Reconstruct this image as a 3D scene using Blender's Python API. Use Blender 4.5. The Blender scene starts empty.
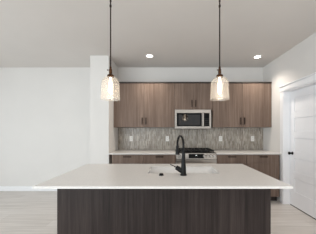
import bpy, bmesh, math
from mathutils import Vector, Matrix

S = bpy.context.scene
C = S.collection
PI = math.pi

# ------------------------------------------------------------------ camera
F_PX = 181.0
cam_d = bpy.data.cameras.new('camera')
cam = bpy.data.objects.new('camera', cam_d)
C.objects.link(cam)
cam.location = (0.0, 0.0, 1.329)
cam.rotation_euler = (PI/2, 0, 0)
cam_d.sensor_fit = 'HORIZONTAL'
cam_d.sensor_width = 36.0
cam_d.lens = 36.0*F_PX/316.0
cam_d.shift_x = -10.0/316.0
cam_d.shift_y = 14.0/316.0
cam_d.clip_start = 0.02
S.camera = cam

# ------------------------------------------------------------------ world, light, exposure
S.view_settings.view_transform = 'Standard'
S.view_settings.look = 'None'
S.view_settings.gamma = 1.0
S.view_settings.use_curve_mapping = False
S.view_settings.exposure = 0.70
S.cycles.use_denoising = True
S.cycles.max_bounces = 10
S.cycles.diffuse_bounces = 6
S.cycles.transparent_max_bounces = 16
S.cycles.sample_clamp_indirect = 6.0

w = bpy.data.worlds.new('daylight')
S.world = w
w.use_nodes = True
w.node_tree.nodes['Background'].inputs['Color'].default_value = (0.85, 0.95, 1.0, 1)
w.node_tree.nodes['Background'].inputs['Strength'].default_value = 0.65


def area(name, loc, rot, sx, sy, power, col):
    d = bpy.data.lights.new(name, 'AREA')
    d.shape = 'RECTANGLE'
    d.size, d.size_y, d.energy, d.color = sx, sy, power, col
    o = bpy.data.objects.new(name, d)
    C.objects.link(o)
    o.location = loc
    o.rotation_euler = rot
    return o


# daylight through the glazing in the left side and behind the photographer
area('window_light_left', (-4.75, -1.6, 1.15), (0, -PI/2, 0), 2.0, 3.6, 54, (0.83, 0.95, 1.0))
area('window_light_dining', (-4.75, 2.3, 1.15), (0, -PI/2, 0), 2.0, 1.4, 4, (0.83, 0.95, 1.0))
area('window_light_rear', (-2.6, -3.8, 1.3), (PI/2, 0, math.radians(-42)), 3.4, 2.2, 62, (0.90, 0.96, 1.0))

# unseen fill lamps without fixtures, added to brighten the floor and door
area('fill_light', (1.4, -0.6, 2.72), (0, 0, 0), .5, .5, 17, (1.0, .97, .93))
area('fill_light', (-2.4, 0.6, 2.72), (0, 0, 0), .5, .5, 6, (1.0, .97, .93))

# ------------------------------------------------------------------ materials
def lin(c):
    return tuple(((v/255.0)/12.92 if v/255.0 <= 0.04045 else ((v/255.0+0.055)/1.055)**2.4) for v in c)


def new_mat(name):
    m = bpy.data.materials.new(name)
    m.use_nodes = True
    nt = m.node_tree
    return m, nt, nt.nodes['Principled BSDF']


def node(nt, typ, **kw):
    n = nt.nodes.new(typ)
    for k, v in kw.items():
        if hasattr(n, k):
            setattr(n, k, v)
        else:
            n.inputs[k].default_value = v
    return n


def position(nt, scale=(1, 1, 1), rot=(0, 0, 0)):
    g = nt.nodes.new('ShaderNodeNewGeometry')
    mp = nt.nodes.new('ShaderNodeMapping')
    mp.inputs['Scale'].default_value = scale
    mp.inputs['Rotation'].default_value = rot
    nt.links.new(g.outputs['Position'], mp.inputs['Vector'])
    return mp.outputs['Vector']


def ramp(nt, fac, stops):
    r = nt.nodes.new('ShaderNodeValToRGB')
    el = r.color_ramp.elements
    while len(el) < len(stops):
        el.new(0.5)
    for e, (p, c) in zip(el, stops):
        e.position = p
        e.color = (*lin(c), 1)
    nt.links.new(fac, r.inputs['Fac'])
    return r.outputs['Color']


def plain(name, col, rough=0.5, metal=0.0, var=0.03, scale=6.0, bump=0.0, spec=0.5):
    """A colour with a slight procedural mottling."""
    m, nt, p = new_mat(name)
    n = node(nt, 'ShaderNodeTexNoise', Scale=scale, Detail=3.0)
    nt.links.new(position(nt), n.inputs['Vector'])
    a = tuple(max(0, v*(1-var)) for v in col)
    b = tuple(min(255, v*(1+var)) for v in col)
    nt.links.new(ramp(nt, n.outputs['Fac'], [(0.3, a), (0.7, b)]), p.inputs['Base Color'])
    p.inputs['Roughness'].default_value = rough
    p.inputs['Metallic'].default_value = metal
    p.inputs['Specular IOR Level'].default_value = spec
    if bump:
        n2 = node(nt, 'ShaderNodeTexNoise', Scale=220.0, Detail=2.0)
        nt.links.new(position(nt), n2.inputs['Vector'])
        b_ = node(nt, 'ShaderNodeBump', Strength=bump, Distance=0.002)
        nt.links.new(n2.outputs['Fac'], b_.inputs['Height'])
        nt.links.new(b_.outputs['Normal'], p.inputs['Normal'])
    return m


def emitter(name, col, strength):
    m, nt, p = new_mat(name)
    p.inputs['Base Color'].default_value = (0.8, 0.8, 0.8, 1)
    p.inputs['Emission Color'].default_value = (*col, 1)
    p.inputs['Emission Strength'].default_value = strength
    return m


def wood(name, dark, mid, light, rough=0.45):
    """Vertical grain laminate: streaks run along z."""
    m, nt, p = new_mat(name)
    n1 = node(nt, 'ShaderNodeTexNoise', Scale=1.0, Detail=4.0, Roughness=0.65)
    nt.links.new(position(nt, (48, 48, 1.3)), n1.inputs['Vector'])
    n2 = node(nt, 'ShaderNodeTexNoise', Scale=1.0, Detail=2.0)
    nt.links.new(position(nt, (9, 9, 0.5)), n2.inputs['Vector'])
    n3 = node(nt, 'ShaderNodeTexNoise', Scale=1.0, Detail=2.0)
    nt.links.new(position(nt, (170, 170, 5)), n3.inputs['Vector'])
    a = node(nt, 'ShaderNodeMath', operation='MULTIPLY_ADD')
    a.inputs[1].default_value = 0.5
    nt.links.new(n1.outputs['Fac'], a.inputs[0])
    b = node(nt, 'ShaderNodeMath', operation='MULTIPLY')
    b.inputs[1].default_value = 0.3
    nt.links.new(n2.outputs['Fac'], b.inputs[0])
    nt.links.new(b.outputs[0], a.inputs[2])
    c = node(nt, 'ShaderNodeMath', operation='MULTIPLY_ADD')
    c.inputs[1].default_value = 0.2
    nt.links.new(n3.outputs['Fac'], c.inputs[0])
    nt.links.new(a.outputs[0], c.inputs[2])
    nt.links.new(ramp(nt, c.outputs[0], [(0.36, dark), (0.5, mid), (0.64, light)]), p.inputs['Base Color'])
    p.inputs['Roughness'].default_value = rough
    p.inputs['Specular IOR Level'].default_value = 0.22
    return m


def brick(nt, vec, c1, c2, mortar, bw, rh, ms, offset=0.5):
    t = nt.nodes.new('ShaderNodeTexBrick')
    t.offset = offset
    t.inputs['Color1'].default_value = (*lin(c1), 1)
    t.inputs['Color2'].default_value = (*lin(c2), 1)
    t.inputs['Mortar'].default_value = (*lin(mortar), 1)
    t.inputs['Scale'].default_value = 1.0
    t.inputs['Brick Width'].default_value = bw
    t.inputs['Row Height'].default_value = rh
    t.inputs['Mortar Size'].default_value = ms
    t.inputs['Mortar Smooth'].default_value = 0.1
    nt.links.new(vec, t.inputs['Vector'])
    return t


def floor_mat():
    m, nt, p = new_mat('pale_plank_floor')
    t = brick(nt, position(nt), (214, 208, 203), (225, 220, 216), (192, 186, 181), 1.25, 0.18, 0.002, 0.37)
    n = node(nt, 'ShaderNodeTexNoise', Scale=1.0, Detail=4.0)
    nt.links.new(position(nt, (1.6, 26, 1)), n.inputs['Vector'])
    g = ramp(nt, n.outputs['Fac'], [(0.3, (206, 203, 200)), (0.7, (255, 255, 255))])
    x = nt.nodes.new('ShaderNodeMix')
    x.data_type = 'RGBA'
    x.blend_type = 'MULTIPLY'
    x.inputs['Factor'].default_value = 0.5
    nt.links.new(t.outputs['Color'], x.inputs['A'])
    nt.links.new(g, x.inputs['B'])
    nt.links.new(x.outputs['Result'], p.inputs['Base Color'])
    p.inputs['Roughness'].default_value = 0.38
    return m


def tile_mat():
    m, nt, p = new_mat('vertical_mosaic_tile')
    g = nt.nodes.new('ShaderNodeNewGeometry')
    s = nt.nodes.new('ShaderNodeSeparateXYZ')
    k = nt.nodes.new('ShaderNodeCombineXYZ')
    nt.links.new(g.outputs['Position'], s.inputs[0])
    nt.links.new(s.outputs['Z'], k.inputs['X'])
    nt.links.new(s.outputs['X'], k.inputs['Y'])
    t = brick(nt, k.outputs[0], (154, 143, 131), (212, 204, 193), (192, 184, 174), 0.105, 0.021, 0.0016, 0.41)
    n = node(nt, 'ShaderNodeTexNoise', Scale=1.0, Detail=3.0)
    nt.links.new(position(nt, (60, 1, 9)), n.inputs['Vector'])
    gr = ramp(nt, n.outputs['Fac'], [(0.3, (190, 188, 185)), (0.7, (255, 255, 255))])
    x = nt.nodes.new('ShaderNodeMix')
    x.data_type = 'RGBA'
    x.blend_type = 'MULTIPLY'
    x.inputs['Factor'].default_value = 1.0
    nt.links.new(t.outputs['Color'], x.inputs['A'])
    nt.links.new(gr, x.inputs['B'])
    nt.links.new(x.outputs['Result'], p.inputs['Base Color'])
    p.inputs['Roughness'].default_value = 0.3
    return m


def steel_mat(name, c1, c2):
    m, nt, p = new_mat(name)
    n = node(nt, 'ShaderNodeTexNoise', Scale=1.0, Detail=3.0)
    nt.links.new(position(nt, (4, 4, 260)), n.inputs['Vector'])
    nt.links.new(ramp(nt, n.outputs['Fac'], [(0.3, c1), (0.7, c2)]), p.inputs['Base Color'])
    p.inputs['Metallic'].default_value = 1.0
    p.inputs['Roughness'].default_value = 0.34
    return m


def shade_glass():
    """Clear seeded glass: mostly see-through, a little sheen and haze from the seeds."""
    m, nt, p = new_mat('seeded_glass')
    nt.nodes.remove(p)
    out = nt.nodes['Material Output']
    tr = nt.nodes.new('ShaderNodeBsdfTransparent')
    tr.inputs['Color'].default_value = (0.97, 0.96, 0.95, 1)
    gl = nt.nodes.new('ShaderNodeBsdfGlossy')
    gl.inputs['Roughness'].default_value = 0.12
    tl = nt.nodes.new('ShaderNodeBsdfTranslucent')
    tl.inputs['Color'].default_value = (0.95, 0.89, 0.82, 1)
    df = nt.nodes.new('ShaderNodeBsdfDiffuse')
    df.inputs['Color'].default_value = (0.95, 0.89, 0.82, 1)
    v = node(nt, 'ShaderNodeTexNoise', Scale=45.0, Detail=1.0)
    nt.links.new(position(nt), v.inputs['Vector'])
    r = nt.nodes.new('ShaderNodeMapRange')
    r.inputs['From Min'].default_value = 0.35
    r.inputs['From Max'].default_value = 0.7
    r.inputs['To Min'].default_value = 0.11
    r.inputs['To Max'].default_value = 0.14
    nt.links.new(v.outputs['Fac'], r.inputs['Value'])
    mx0 = nt.nodes.new('ShaderNodeMixShader')
    mx0.inputs[0].default_value = 0.5
    nt.links.new(tl.outputs[0], mx0.inputs[1])
    nt.links.new(df.outputs[0], mx0.inputs[2])
    mx1 = nt.nodes.new('ShaderNodeMixShader')
    nt.links.new(r.outputs[0], mx1.inputs[0])
    nt.links.new(tr.outputs[0], mx1.inputs[1])
    nt.links.new(mx0.outputs[0], mx1.inputs[2])
    fw = nt.nodes.new('ShaderNodeLayerWeight')
    fw.inputs['Blend'].default_value = 0.5
    pw = node(nt, 'ShaderNodeMath', operation='POWER')
    pw.inputs[1].default_value = 4.0
    nt.links.new(fw.outputs['Facing'], pw.inputs[0])
    lw = node(nt, 'ShaderNodeMath', operation='MULTIPLY_ADD')
    lw.inputs[1].default_value = 0.25
    lw.inputs[2].default_value = 0.03
    nt.links.new(pw.outputs[0], lw.inputs[0])
    mx2 = nt.nodes.new('ShaderNodeMixShader')
    nt.links.new(lw.outputs[0], mx2.inputs[0])
    nt.links.new(mx1.outputs[0], mx2.inputs[1])
    nt.links.new(gl.outputs[0], mx2.inputs[2])
    nt.links.new(mx2.outputs[0], out.inputs['Surface'])
    return m


M = {
    'wall': plain('wall_paint', (227, 224, 221), 0.9, var=0.006, scale=2.0, bump=0.05, spec=0.2),
    'ceil': plain('ceiling_paint', (220, 215, 211), 0.95, var=0.006, scale=2.0, bump=0.08, spec=0.1),
    'trim': plain('white_trim_paint', (244, 244, 246), 0.45, var=0.004),
    'door': plain('white_door_paint', (247, 247, 250), 0.4, var=0.004),
    'wood': wood('grey_brown_laminate', (99, 82, 72), (118, 100, 89), (139, 120, 108)),
    'dark_wood': wood('dark_brown_laminate_grain', (32, 26, 25), (47, 39, 37), (64, 55, 52)),
    'crown': plain('dark_brown_laminate', (48, 39, 34), 0.5, var=0.08, scale=20),
    'quartz': plain('white_quartz', (218, 215, 212), 0.28, var=0.02, scale=60, spec=0.4),
    'floor': floor_mat(),
    'tile': tile_mat(),
    'steel': steel_mat('brushed_steel', (150, 143, 137), (186, 179, 172)),
    'bright_steel': steel_mat('bright_steel', (206, 202, 198), (234, 231, 228)),
    'black_glass': plain('black_glass', (7, 6, 6), 0.08, var=0.1, spec=0.14),
    'mesh': plain('brown_window_mesh', (32, 23, 18), 0.04, var=0.1, scale=12, spec=0.5),
    'panel_black': plain('display_black', (10, 10, 10), 0.35, var=0.1, spec=0.15),
    'black': plain('matte_black_metal', (8, 8, 9), 0.4, var=0.1, spec=0.25),
    'iron': plain('cast_iron', (15, 13, 12), 0.6, var=0.2, scale=40),
    'bronze': plain('dark_bronze', (44, 31, 24), 0.4, metal=0.6, var=0.15, scale=30),
    'brass': plain('aged_brass', (84, 58, 40), 0.32, metal=0.9, var=0.12, scale=30),
    'white': plain('white_plastic', (240, 238, 234), 0.35, var=0.004),
    'porcelain': plain('white_porcelain', (232, 230, 228), 0.15, var=0.003),
    'slot': plain('dark_slot', (40, 38, 36), 0.6, var=0.05),
    'keys_gap_shade': plain('dark_keys_gap_shade', (26, 25, 25), 0.7, var=0.1),  # keypad buttons, and the shade painted into the gap under the door
    'shade': shade_glass(),
    'bulb': emitter('bulb_glow', (1.0, 0.86, 0.66), 4.0),
    'filament': emitter('filament_glow', (1.0, 0.9, 0.75), 40.0),
    'lens': emitter('downlight_lens', (1.0, 0.95, 0.88), 9.0),
    'digits': emitter('clock_glow', (0.9, 0.95, 1.0), 0.6),
}


# ------------------------------------------------------------------ mesh helpers
class MB:
    """Collects shapes in world coordinates, links them as one mesh."""

    def __init__(self):
        self.bm = bmesh.new()

    def box(self, x0, x1, y0, y1, z0, z1, bev=0.0, seg=2):
        r = bmesh.ops.create_cube(self.bm, size=1.0)
        vs = r['verts']
        for v in vs:
            v.co = Vector(((x0+x1)/2+v.co.x*(x1-x0), (y0+y1)/2+v.co.y*(y1-y0), (z0+z1)/2+v.co.z*(z1-z0)))
        if bev:
            es = list({e for v in vs for e in v.link_edges})
            bmesh.ops.bevel(self.bm, geom=es, offset=bev, segments=seg, affect='EDGES', profile=0.5)
        return self

    def lathe(self, prof, cx, cy, n=32, axis='z', cz=0.0, closed=False):
        """prof: (radius, height) pairs, revolved about an axis through (cx, cy, cz)."""
        rings = []
        for r, h in prof:
            ring = []
            for i in range(n):
                a = 2*PI*i/n
                u, v = r*math.cos(a), r*math.sin(a)
                if axis == 'z':
                    co = (cx+u, cy+v, cz+h)
                elif axis == 'y':
                    co = (cx+u, cy+h, cz+v)
                else:
                    co = (cx+h, cy+u, cz+v)
                ring.append(self.bm.verts.new(co))
            rings.append(ring)
        pairs = list(zip(rings, rings[1:]))
        if closed:
            pairs.append((rings[-1], rings[0]))
        for a, b in pairs:
            for i in range(n):
                self.bm.faces.new((a[i], a[(i+1) % n], b[(i+1) % n], b[i]))
        if not closed:
            self.bm.faces.new(rings[0][::-1])
            self.bm.faces.new(rings[-1])
        return self

    def tube(self, pts, rad, n=14):
        pts = [Vector(p) for p in pts]
        rads = rad if isinstance(rad, (list, tuple)) else [rad]*len(pts)
        rings = []
        up = None
        for i, p in enumerate(pts):
            t = (pts[min(i+1, len(pts)-1)]-pts[max(i-1, 0)]).normalized()
            if up is None:
                up = t.orthogonal().normalized()
            else:
                up = (up-t*up.dot(t)).normalized()
            s = t.cross(up)
            rings.append([self.bm.verts.new(p+(up*math.cos(2*PI*k/n)+s*math.sin(2*PI*k/n))*rads[i]) for k in range(n)])
        for a, b in zip(rings, rings[1:]):
            for k in range(n):
                self.bm.faces.new((a[k], a[(k+1) % n], b[(k+1) % n], b[k]))
        self.bm.faces.new(rings[0][::-1])
        self.bm.faces.new(rings[-1])
        return self

    def prism(self, poly, x0, x1):
        """poly in (y, z), extruded along x."""
        a = [self.bm.verts.new((x0, y, z)) for y, z in poly]
        b = [self.bm.verts.new((x1, y, z)) for y, z in poly]
        n = len(poly)
        for i in range(n):
            self.bm.faces.new((a[i], a[(i+1) % n], b[(i+1) % n], b[i]))
        self.bm.faces.new(a[::-1])
        self.bm.faces.new(b)
        return self

    def ring_slab(self, o, h, z0, z1):
        """A slab o=(x0,x1,y0,y1) with a rectangular hole h, from z0 to z1."""
        def loop(r, z):
            return [self.bm.verts.new((r[0], r[2], z)), self.bm.verts.new((r[1], r[2], z)),
                    self.bm.verts.new((r[1], r[3], z)), self.bm.verts.new((r[0], r[3], z))]
        ot, ob, ht, hb = loop(o, z1), loop(o, z0), loop(h, z1), loop(h, z0)
        for i in range(4):
            j = (i+1) % 4
            self.bm.faces.new((ot[i], ot[j], ht[j], ht[i]))
            self.bm.faces.new((ob[j], ob[i], hb[i], hb[j]))
            self.bm.faces.new((ot[j], ot[i], ob[i], ob[j]))
            self.bm.faces.new((ht[i], ht[j], hb[j], hb[i]))
        return self

    def build(self, name, mat, parent=None, origin=None, smooth=False):
        bmesh.ops.recalc_face_normals(self.bm, faces=self.bm.faces[:])
        o_ = Vector(parent_origin(parent)) if parent else (Vector(origin) if origin else self.low())
        for v in self.bm.verts:
            v.co -= o_
        me = bpy.data.meshes.new(name)
        self.bm.to_mesh(me)
        self.bm.free()
        me.materials.append(M[mat])
        ob = bpy.data.objects.new(name, me)
        C.objects.link(ob)
        if parent:
            ob.parent = parent
        else:
            ob.location = o_
        if smooth:
            for p in me.polygons:
                p.use_smooth = True
            me.set_sharp_from_angle(angle=math.radians(40))
        return ob

    def low(self):
        xs = [v.co for v in self.bm.verts]
        return Vector((sum(c.x for c in xs)/len(xs), sum(c.y for c in xs)/len(xs), min(c.z for c in xs)))


def parent_origin(p):
    o = Vector((0, 0, 0))
    while p:
        o += Vector(p.location)
        p = p.parent
    return o


def tag(o, label, cat, group=None):
    o['label'] = label
    o['category'] = cat
    if group:
        o['group'] = group
    return o


def thing(name, label, cat, loc, group=None):
    o = bpy.data.objects.new(name, None)
    o.empty_display_size = 0.1
    C.objects.link(o)
    o.location = loc
    return tag(o, label, cat, group)


def struct(o):
    o['kind'] = 'structure'
    return o


def copy_tree(o, parent=None):
    c = o.copy()
    C.objects.link(c)
    if parent:
        c.parent = parent
    for ch in list(o.children):
        copy_tree(ch, c)
    return c


# ------------------------------------------------------------------ setting
XL, XR, YB, YF, H = -4.8, 2.11, 4.02, -4.0, 2.74
WX0, WX1, WY = -1.455, -1.108, 3.385           # short wing wall between dining side and kitchen
DY0, DY1, DH = 2.50, 3.30, 2.05                # doorway in the right wall

struct(MB().box(XL-.1, XR+.4, YF, YB+.1, -.1, 0).build('floor', 'floor'))
struct(MB().box(XL-.1, XR+.4, YF, YB+.1, H, H+.1).build('ceiling', 'ceil'))
struct(MB().box(XL-.1, XR+.4, YB, YB+.12, 0, H).build('wall_back', 'wall'))
struct(MB().box(WX0, WX1, WY, YB, 0, H).build('wall_partition', 'wall'))
b = MB()
b.box(XL-.12, XL, 3.05, YB, 0, H)
b.box(XL-.12, XL, 1.0, 1.55, 0, 2.2)
b.box(XL-.12, XL, YF, 3.05, 2.2, H)
b.box(XL-.12, XL, YF, -3.5, 0, 2.2)
struct(b.build('wall_left', 'wall'))
b = MB()
b.box(XR, XR+.15, DY1, YB, 0, H)
b.box(XR, XR+.15, YF, DY0, 0, H)
b.box(XR, XR+.15, DY0, DY1, DH, H)
struct(b.build('wall_right', 'wall'))


def baseboard(name, x0, x1, y0, y1):
    b = MB()
    b.box(x0, x1, y0, y1, 0, .105, .003, 1)
    return struct(b.build(name, 'trim'))


baseboard('baseboard_back', XL, WX0, YB-.014, YB)
baseboard('baseboard_left', XL, XL+.014, 3.05, YB-.015)
baseboard('baseboard_partition', WX0-.001, WX1, WY-.014, WY)
baseboard('baseboard_right', XR-.014, XR, YF, DY0-.10)

# doorway: jamb, casing with a taller head, five-panel door
b = MB()
b.box(XR-.005, XR+.155, DY1-.018, DY1, 0, DH)
b.box(XR-.005, XR+.155, DY0, DY0+.018, 0, DH)
b.box(XR-.005, XR+.155, DY0+.018, DY1-.018, DH-.018, DH)
b.box(XR+.085, XR+.097, DY1-.032, DY1-.018, 0, DH-.018)
struct(b.build('trim_1', 'trim'))
b = MB()
b.box(XR-.018, XR, DY1-.006, DY1+.084, 0, DH, .003, 1)
b.box(XR-.018, XR, DY0-.084, DY0+.006, 0, DH, .003, 1)
b.box(XR-.024, XR, DY0-.09, DY1+.09, DH, DH+.085, .003, 1)
b.box(XR-.036, XR, DY0-.104, DY1+.104, DH+.085, DH+.105, .003, 1)
struct(b.build('trim_2', 'trim'))

dx = XR+.10
dy0, dy1, dz0, dz1 = DY0+.021, DY1-.021, .014, DH-.021
b = MB()
b.box(dx+.010, dx+.04, dy0, dy1, dz0, dz1)
b.box(dx, dx+.012, dy0, dy0+.11, dz0, dz1)
b.box(dx, dx+.012, dy1-.11, dy1, dz0, dz1)
rails = [(dz0, .27), (.51, .62), (.86, .97), (1.21, 1.32), (1.56, 1.67), (1.91, dz1)]
for z0, z1 in rails:
    b.box(dx, dx+.012, dy0+.11, dy1-.11, z0, z1)
for (a, z0), (z1, c) in zip(rails, rails[1:]):
    b.box(dx+.006, dx+.012, dy0+.118, dy1-.118, z0+.008, z1-.008, .003, 1)
door = struct(b.build('door_1', 'door'))
ky, kz = dy1-.065, .935
b = MB()
b.lathe([(.027, 0), (.027, -.006), (.013, -.010), (.0105, -.034), (.019, -.040), (.0265, -.052), (.0255, -.063), (.016, -.071), (.002, -.073)],
        dx, ky, 24, 'x', kz)
b.build('door_knob', 'black', door, smooth=True)
b = MB().box(dx-.0005, dx+.04, dy0, dy1, .001, .013)
b.build('door_gap_shade', 'keys_gap_shade', door)  # dark strip standing in for the shade in the gap under the door

# ------------------------------------------------------------------ backsplash
TZ0, TZ1 = 0.916, 1.4
o = MB().box(WX1+.001, XR-.001, YB-.010, YB-.0005, TZ0, TZ1).build('tile_backsplash', 'tile')
tag(o, 'grey vertical mosaic tile backsplash between counter and upper cabinets', 'backsplash')

# ------------------------------------------------------------------ cabinets
BF = 3.385        # carcass front of the base cabinets
BT = .895         # top of base cabinets


def pull(cx, cy, cz, length, vertical, parent, name='handle'):
    """Bar pull in front of a face at y = cy."""
    b = MB()
    h = length/2
    if vertical:
        b.box(cx-.0085, cx+.0085, cy-.034, cy-.022, cz-h, cz+h, .003, 2)
        for s in (-1, 1):
            b.box(cx-.005, cx+.005, cy-.024, cy, cz+s*(h-.018)-.005, cz+s*(h-.018)+.005)
    else:
        b.box(cx-h, cx+h, cy-.034, cy-.022, cz-.0095, cz+.0095, .003, 2)
        for s in (-1, 1):
            b.box(cx+s*(h-.018)-.005, cx+s*(h-.018)+.005, cy-.024, cy, cz-.005, cz+.005)
    return b.build(name, 'bronze', parent)


def carcass(b, x0, x1, y0, y1, z0, z1, t=.018):
    b.box(x0, x0+t, y0, y1, z0, z1)
    b.box(x1-t, x1, y0, y1, z0, z1)
    b.box(x0+t, x1-t, y0, y1, z0, z0+t)
    b.box(x0+t, x1-t, y0, y1, z1-t, z1)
    b.box(x0+t, x1-t, y1-.008, y1, z0+t, z1-t)


def upper_cabinet(label, x0, x1, z0, z1, handle_z):
    yf = 4.009-.31
    r = thing('upper_cabinet', label, 'cabinet', ((x0+x1)/2, 3.85, z0))
    b = MB()
    carcass(b, x0, x1, yf, 4.009, z0, z1)
    b.build('carcass', 'wood', r)
    xm = (x0+x1)/2
    for s in (-1, 1):
        a, c = (x0+.002, xm-.0015) if s < 0 else (xm+.0015, x1-.002)
        d = MB().box(a, c, yf-.020, yf-.001, z0+.001, z1-.002, .001, 1).build('door', 'wood', r)
        pull(xm+s*.038, yf-.020, handle_z, .14, True, d)
    return r


UX = [WX1+.003, .136, .907, XR-.003]
UZ0, UZ1 = 1.405, 2.30
upper_cabinet('wide two-door upper cabinet left of the microwave', UX[0], UX[1]-.001, UZ0, UZ1, 1.53)
upper_cabinet('short two-door cabinet above the microwave', UX[1]+.001, UX[2]-.001, 1.765, UZ1, 1.885)
upper_cabinet('wide two-door upper cabinet right of the microwave by the door wall', UX[2]+.001, UX[3], UZ0, UZ1, 1.53)
o = MB().box(UX[0], UX[3], 3.672, 4.018, UZ1+.001, UZ1+.028, .002, 1).build('crown_strip', 'crown')
tag(o, 'thin dark brown strip running along the tops of the upper cabinets', 'trim')


def base_cabinet(label, x0, x1, doors, group=None, handle_side=-1):
    r = thing('base_cabinet', label, 'cabinet', ((x0+x1)/2, 3.7, 0))
    b = MB()
    carcass(b, x0, x1, BF, 4.009, .105, BT-.001)
    b.build('carcass', 'wood', r)
    b = MB().box(x0, x1, BF+.065, BF+.08, .0, .104)
    b.build('toe_kick', 'crown', r)
    yf = BF-.020
    d = MB().box(x0+.002, x1-.002, yf, BF-.001, .735, BT-.012, .001, 1).build('drawer', 'wood', r)
    pull((x0+x1)/2, yf, .852, .15, False, d)
    if doors == 2:
        xm = (x0+x1)/2
        spans = [(x0+.002, xm-.0015, xm-.035), (xm+.0015, x1-.002, xm+.035)]
    else:
        spans = [(x0+.002, x1-.002, x0+.037 if handle_side < 0 else x1-.037)]
    for a, c, hx in spans:
        d = MB().box(a, c, yf, BF-.001, .107, .732, .001, 1).build('door', 'wood', r)
        pull(hx, yf, .60, .14, True, d)
    return r


base_cabinet('base cabinet with one drawer handle at the far left by the wing wall', -1.045, -.458, 1, handle_side=1)
base_cabinet('base cabinet directly left of the range', -.456, .143, 1, handle_side=-1)
base_cabinet('base cabinet directly right of the range', .911, 1.458, 1, handle_side=1)
base_cabinet('base cabinet at the far right end beside the white door', 1.46, 2.075, 1, handle_side=-1)
# counters left and right of the range
CF = 3.335
o = MB().box(WX1+.002, .147, CF, 4.009, BT, .915, .002, 1).build('countertop', 'quartz')
tag(o, 'white counter slab left of the range under the two left outlets', 'countertop')
o = MB().box(.907, XR-.002, CF, 4.009, BT, .915, .002, 1).build('countertop', 'quartz')
tag(o, 'white counter slab right of the range running to the right wall', 'countertop')

# ------------------------------------------------------------------ microwave
mx0, mx1, mz0, mz1, my = .137, .868, 1.372, 1.762, 3.635
r = thing('microwave', 'stainless steel microwave with dark window mounted above the range', 'microwave', ((mx0+mx1)/2, 3.8, mz0))
b = MB().box(mx0, mx1, my+.03, 4.008, mz0, mz1, .003, 1)
b.build('body', 'steel', r)
dxr = mx0+.585
d = MB()
d.box(mx0, dxr, my, my+.029, mz0+.003, mz0+.052, .003, 1)
d.box(mx0, dxr, my, my+.029, mz1-.072, mz1-.002, .003, 1)
d.box(mx0, mx0+.038, my, my+.029, mz0+.052, mz1-.072)
d.box(dxr-.045, dxr, my, my+.029, mz0+.052, mz1-.072)
dr = d.build('door', 'steel', r)
MB().box(mx0+.036, dxr-.043, my+.004, my+.02, mz0+.05, mz1-.070).build('window', 'black_glass', dr)
MB().box(mx0+.075, dxr-.075, my+.0025, my+.0045, mz0+.075, mz1-.102, .001, 1).build('window_mesh', 'mesh', dr)
b = MB()
hx = dxr-.022
b.box(hx-.015, hx+.015, my-.045, my-.027, mz0+.05, mz1-.07, .006, 3)
b.box(hx-.008, hx+.008, my-.03, my, mz0+.07, mz0+.09)
b.box(hx-.008, hx+.008, my-.03, my, mz1-.11, mz1-.09)
b.build('handle', 'steel', dr)
b = MB()
b.box(dxr+.001, mx1, my, my+.029, mz0+.003, mz0+.052, .003, 1)
b.box(dxr+.001, mx1, my, my+.029, mz1-.072, mz1-.002, .003, 1)
b.box(mx1-.036, mx1, my, my+.029, mz0+.052, mz1-.072)
cp = b.build('control_frame', 'steel', r)
MB().box(dxr+.001, mx1-.034, my+.003, my+.02, mz0+.051, mz1-.071).build('control_panel', 'black_glass', cp)
for i in range(4):
    for j in range(3):
        b = MB()
        b.box(dxr+.022+j*.028, dxr+.040+j*.028, my+.0015, my+.004, mz0+.075+i*.04, mz0+.093+i*.04, .001, 1)
        b.build('keypad_button', 'keys_gap_shade', cp)
b = MB()
for k in range(14):
    x = mx0+.08+k*.042
    b.box(x, x+.026, my+.06, my+.2, mz0-.003, mz0)
b.build('vent_grille', 'slot', r)

# ------------------------------------------------------------------ range
rx0, rx1, ry = .151, .903, 3.345
rc = (rx0+rx1)/2
r = thing('gas_range', 'stainless steel gas range with black grates between the back counters', 'range', (rc, 3.65, 0))
b = MB()
b.box(rx0, rx1, ry+.03, 4.005, .10, .80)
b.box(rx0, rx1, ry+.11, 4.005, .80, .905)
b.box(rx0+.03, rx1-.03, ry+.08, 3.95, 0, .10)
b.build('body', 'steel', r)
MB().box(rx0, rx1, ry+.055, 4.005, .906, .921, .003, 1).build('cooktop', 'black_glass', r)
p = MB().prism([(ry+.02, .806), (ry+.105, .806), (ry+.105, .905), (ry+.055, .919), (ry+.035, .912)], rx0, rx1).build('control_panel', 'steel', r)
MB().prism([(ry+.0205, .822), (ry+.027, .822), (ry+.038, .902), (ry+.0315, .902)], rc-.142, rc+.142).build('display', 'panel_black', p)
b = MB()
for x in (-.006, .006):
    b.prism([(ry+.0255, .868), (ry+.028, .868), (ry+.030, .882), (ry+.0275, .882)], rc+x-.004, rc+x+.004)
b.build('clock', 'digits', p)
for kx in (.060, .130, .520, .585, .645, .705):
    b = MB()
    b.lathe([(.024, 0), (.024, -.008), (.021, -.012), (.019, -.034), (.016, -.037)], rx0+kx, ry+.031, 20, 'y', .862)
    b.box(rx0+kx-.003, rx0+kx+.003, ry-.009, ry-.004, .852, .882)
    b.build('knob', 'bright_steel', p, smooth=True)
    MB().lathe([(.029, 0), (.029, -.005), (.0245, -.0055)], rx0+kx, ry+.033, 24, 'y', .862).build('knob_ring', 'slot', p, smooth=True)
d = MB().box(rx0+.003, rx1-.003, ry, ry+.029, .30, .79, .004, 2).build('oven_door', 'steel', r)
MB().box(rx0+.12, rx1-.12, ry-.002, ry+.004, .40, .66, .001, 1).build('window', 'black_glass', d)
b = MB()
b.tube([(rx0+.04, ry-.05, .735), (rx1-.04, ry-.05, .735)], .014, 16)
for x in (rx0+.07, rx1-.07):
    b.box(x-.010, x+.010, ry-.048, ry, .725, .745, .003, 1)
b.build('handle', 'steel', d, smooth=True)
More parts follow.
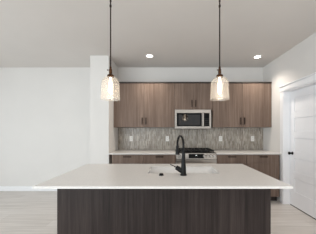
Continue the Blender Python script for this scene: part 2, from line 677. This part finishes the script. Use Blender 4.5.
d = MB().box(rx0+.003, rx1-.003, ry, ry+.029, .105, .29, .004, 2).build('drawer', 'steel', r)
for bx, by, br in ((.16, .24, .04), (.16, .50, .032), (.376, .37, .045), (.592, .24, .045), (.592, .50, .032)):
    b = MB()
    b.lathe([(br+.012, .0), (br+.010, .008), (br, .009), (br*.98, .017), (br*.7, .020)], rx0+bx, ry+by, 24, 'z', .9212)
    b.build('burner', 'iron', r, smooth=True)
for gx0, gx1 in ((.025, .255), (.259, .493), (.497, .727)):
    b = MB()
    a, c = rx0+gx0, rx0+gx1
    y0, y1, z0, z1 = ry+.09, ry+.62, .945, .960
    t = .012
    b.box(a, c, y0, y0+t, z0, z1)
    b.box(a, c, y1-t, y1, z0, z1)
    b.box(a, a+t, y0, y1, z0, z1)
    b.box(c-t, c, y0, y1, z0, z1)
    b.box(a, c, (y0+y1)/2-t/2, (y0+y1)/2+t/2, z0, z1)
    b.box((a+c)/2-t/2, (a+c)/2+t/2, y0, y1, z0, z1)
    for yy in (y0+.13, y1-.13):
        b.box(a+.0, a+.075, yy-t/2, yy+t/2, z0, z1)
        b.box(c-.075, c, yy-t/2, yy+t/2, z0, z1)
    for xx in (a, c-t):
        for yy in (y0, y1-t):
            b.box(xx, xx+t, yy, yy+t, .9212, z0)
    b.build('grate', 'iron', r)

# ------------------------------------------------------------------ wall outlets
LB = ['white wall outlet on the tile, leftmost of the four', 'white wall outlet on the tile just left of the range',
      'white wall outlet on the tile just right of the range', 'white wall outlet on the tile, rightmost of the four']
oz = 1.16
ot = thing('wall_outlet', LB[0], 'outlet', (-.815, YB-.010, oz), 'outlets on the tile backsplash')
MB().box(-.815-.036, -.815+.036, YB-.016, YB-.0102, oz-.058, oz+.058, .002, 2).build('cover_plate', 'white', ot)
for s in (-1, 1):
    q = MB().box(-.815-.017, -.815+.017, YB-.0175, YB-.0162, oz+s*.021-.015, oz+s*.021+.015, .001, 1).build('socket', 'white', ot)
    b = MB()
    for e in (-1, 1):
        b.box(-.815+e*.007-.0015, -.815+e*.007+.0015, YB-.0182, YB-.0174, oz+s*.021-.005, oz+s*.021+.006)
    b.build('slot', 'slot', q)
for x, l in zip((-.014, 1.165, 1.873), LB[1:]):
    c = copy_tree(ot)
    c.location.x = x
    c['label'] = l

# ------------------------------------------------------------------ island
IX0, IX1, IY0, IY1 = -1.012, .933, 1.352, 2.28
PX0, PX1, PY0, PY1 = -.988, .916, 1.612, 2.235
r = thing('kitchen_island', 'dark wood-grain island base under the large white slab', 'island', ((PX0+PX1)/2, 1.93, 0))
IT = .8965
b = MB().box(PX0, PX1, PY0, PY0+.02, 0, IT, .001, 1)
b.build('back_panel', 'dark_wood', r)
for a in (PX0, PX1-.02):
    MB().box(a, a+.02, PY0+.0205, PY1, 0, IT, .001, 1).build('end_panel', 'dark_wood', r)
b = MB()
b.box(PX0+.021, PX1-.021, PY0+.021, PY1-.025, .10, .118)
b.box(PX0+.021, PX1-.021, PY1-.10, PY1-.085, 0, .099)
b.build('cabinet_floor', 'dark_wood', r)
n = 4
wd = (PX1-PX0-.044)/n
for i in range(n):
    a = PX0+.022+i*wd
    d = MB().box(a+.0015, a+wd-.0015, PY1-.022, PY1-.002, .104, IT-.015, .001, 1).build('door', 'dark_wood', r)
    hx = a+wd-.04 if i % 2 == 0 else a+.04
    b = MB()
    b.box(hx-.0075, hx+.0075, PY1+.020, PY1+.032, .66, .80, .003, 2)
    for z in (.68, .78):
        b.box(hx-.005, hx+.005, PY1-.002, PY1+.022, z-.005, z+.005)
    b.build('handle', 'bronze', d)
SH = (-.20, .515, 1.765, 2.10)
b = MB().ring_slab((IX0, IX1, IY0, IY1), SH, .8975, .9155)
o = b.build('island_countertop', 'quartz')
tag(o, 'large white quartz slab with a sink cutout topping the island', 'countertop')

# undermount sink
sx0, sx1, sy0, sy1 = SH[0]-.004, SH[1]+.004, SH[2]-.004, SH[3]+.004
sz0, sz1, t = .70, .897, .012
r = thing('kitchen_sink', 'white undermount sink sunk into the island top', 'sink', ((sx0+sx1)/2, (sy0+sy1)/2, sz0))
b = MB()
b.box(sx0-t, sx1+t, sy0-t, sy1+t, sz0-t, sz0)
b.ring_slab((sx0-t, sx1+t, sy0-t, sy1+t), (sx0, sx1, sy0, sy1), sz0, sz1)
b.build('basin', 'porcelain', r)
MB().lathe([(.045, 0), (.045, .003), (.030, .004), (.028, .001)], (sx0+sx1)/2, (sy0+sy1)/2+.05, 24, 'z', sz0+.0002).build('drain', 'steel', r, smooth=True)

# faucet
fx, fy, fz = .145, 1.695, .9157
r = thing('kitchen_faucet', 'tall matte black gooseneck faucet standing behind the island sink', 'faucet', (fx, fy, fz))
r['label'] = 'tall matte black gooseneck faucet standing on the island beside the sink'
b = MB().lathe([(.031, 0), (.031, .006), (.0255, .010), (.0235, .07), (.0195, .13), (.0155, .19), (.0125, .245), (.010, .25)], fx, fy, 24, 'z', fz)
b.build('body', 'black', r, smooth=True)
ux, uy = -.27, .963      # the spout swings over the sink, slightly to the left
R = .088
zt = 1.192
pts = [(fx, fy, fz+.22), (fx, fy, zt-.02)]
for i in range(17):
    a = PI-PI*i/16
    q = R+R*math.cos(a)
    pts.append((fx+ux*q, fy+uy*q, zt+R*math.sin(a)))
pts.append((fx+ux*2*R, fy+uy*2*R, zt-.02))
MB().tube(pts, .0108, 16).build('neck', 'black', r, smooth=True)
ex, ey = fx+ux*2*R, fy+uy*2*R
MB().lathe([(.0115, -.012), (.0145, -.018), (.0165, -.075), (.021, -.092), (.021, -.104), (.016, -.106)], ex, ey, 20, 'z', zt).build('spray_head', 'black', r, smooth=True)
b = MB()
lz = fz+.035
b.tube([(fx-.015, fy+.004, lz), (fx-.045, fy+.012, lz+.022), (fx-.068, fy+.018, lz+.034)], [.021, .023, .021], 14)
b.tube([(fx-.06, fy+.016, lz+.031), (fx-.095, fy+.024, lz+.049), (fx-.125, fy+.030, lz+.060)], [.006, .0045, .004], 10)
b.build('lever', 'black', r, smooth=True)
o = MB().lathe([(.0235, 0), (.0235, .004), (.019, .007), (.0185, .016), (.015, .018)], -.062, 1.69, 24, 'z', .9157).build('sink_button', 'black', smooth=True)
tag(o, 'small round black button on the island top left of the faucet', 'button')

# ------------------------------------------------------------------ pendant lamps over the island
px, py = -.568, 1.79
pb = 1.640          # bottom rim of the shade
r = thing('pendant_lamp', 'left pendant lamp with clear glass shade hanging over the island', 'pendant lamp', (px, py, pb), 'pendants over the island')
MB().lathe([(.062, H), (.062, H-.012), (.050, H-.022), (.010, H-.026), (.010, H-.045)], px, py, 28).build('canopy', 'bronze', r, smooth=True)
rod = MB().tube([(px, py, 1.94), (px, py, H-.026)], .0062, 12).build('rod', 'bronze', r, smooth=True)
b = MB()
b.lathe([(.0062, -.014), (.0105, -.009), (.0105, .009), (.0062, .014)], px, py, 16, 'z', 2.565)
b.build('coupling', 'bronze', rod, smooth=True)
b = MB()
b.lathe([(.0062, -.010), (.0095, -.006), (.0095, .006), (.0062, .010)], px, py, 16, 'z', 2.615)
b.build('coupling', 'bronze', rod, smooth=True)
sk = MB()
sk.lathe([(.007, .328), (.010, .324), (.0105, .305), (.0145, .298), (.0155, .262), (.013, .256), (.018, .250), (.032, .240), (.034, .224), (.027, .218)],
         px, py, 28, 'z', pb)
sk = sk.build('socket', 'brass', r, smooth=True)
b = MB()
b.tube([(px-.012, py-.008, pb+.288), (px-.026, py-.013, pb+.288)], .0035, 10)
b.box(px-.031, px-.025, py-.0155, py-.0115, pb+.281, pb+.295, .001, 1)
b.build('switch_key', 'brass', sk)
outer = [(.030, .224), (.046, .219), (.064, .207), (.077, .190), (.084, .168), (.0868, .140), (.0885, .080), (.0905, .030), (.0935, .006), (.0945, .000)]
inner = [(max(q-.0032, .02), h-(.003 if k < 4 else 0)) for k, (q, h) in enumerate(outer)]
inner[-1] = (outer[-1][0]-.0032, 0.0)
MB().lathe(outer+inner[::-1], px, py, 40, 'z', pb, closed=True).build('glass_shade', 'shade', r, smooth=True)
bl = MB().lathe([(.010, .222), (.010, .200), (.013, .185), (.018, .160), (.0205, .130), (.0205, .100), (.017, .075), (.010, .060), (.002, .054)],
                px, py, 24, 'z', pb).build('bulb', 'bulb', r, smooth=True)
pd = bpy.data.lights.new('bulb_light', 'POINT')
pd.energy = 0.45
pd.color = (1.0, .87, .70)
pd.shadow_soft_size = .035
po = bpy.data.objects.new('bulb_light', pd)
C.objects.link(po)
po.parent = r
po.location = (0, 0, .04)
c = copy_tree(r)
c.location.x = .511
c['label'] = 'right pendant lamp with clear glass shade hanging over the island'

# ------------------------------------------------------------------ recessed ceiling lights
lx, ly = -.345, 3.40
r = thing('recessed_light', 'left recessed ceiling light, above the upper cabinet left of the microwave', 'ceiling light', (lx, ly, H), 'recessed ceiling lights')
MB().lathe([(.053, -.0005), (.053, -.004), (.080, -.006), (.084, -.0005)], lx, ly, 36, 'z', H, closed=True).build('trim_ring', 'white', r, smooth=True)
MB().lathe([(.052, -.0005), (.052, -.003), (.040, -.004)], lx, ly, 36, 'z', H).build('lens', 'lens', r, smooth=True)
ld = bpy.data.lights.new('downlight_beam', 'SPOT')
ld.energy = 34
ld.color = (1.0, .91, .80)
ld.spot_size = math.radians(122)
ld.spot_blend = 1.0
ld.shadow_soft_size = .06
lo = bpy.data.objects.new('downlight_beam', ld)
C.objects.link(lo)
lo.parent = r
lo.location = (0, 0, -.02)
c = copy_tree(r)
c.location = (1.70, 3.44, H)
c['label'] = 'right recessed ceiling light, near the corner above the door wall'
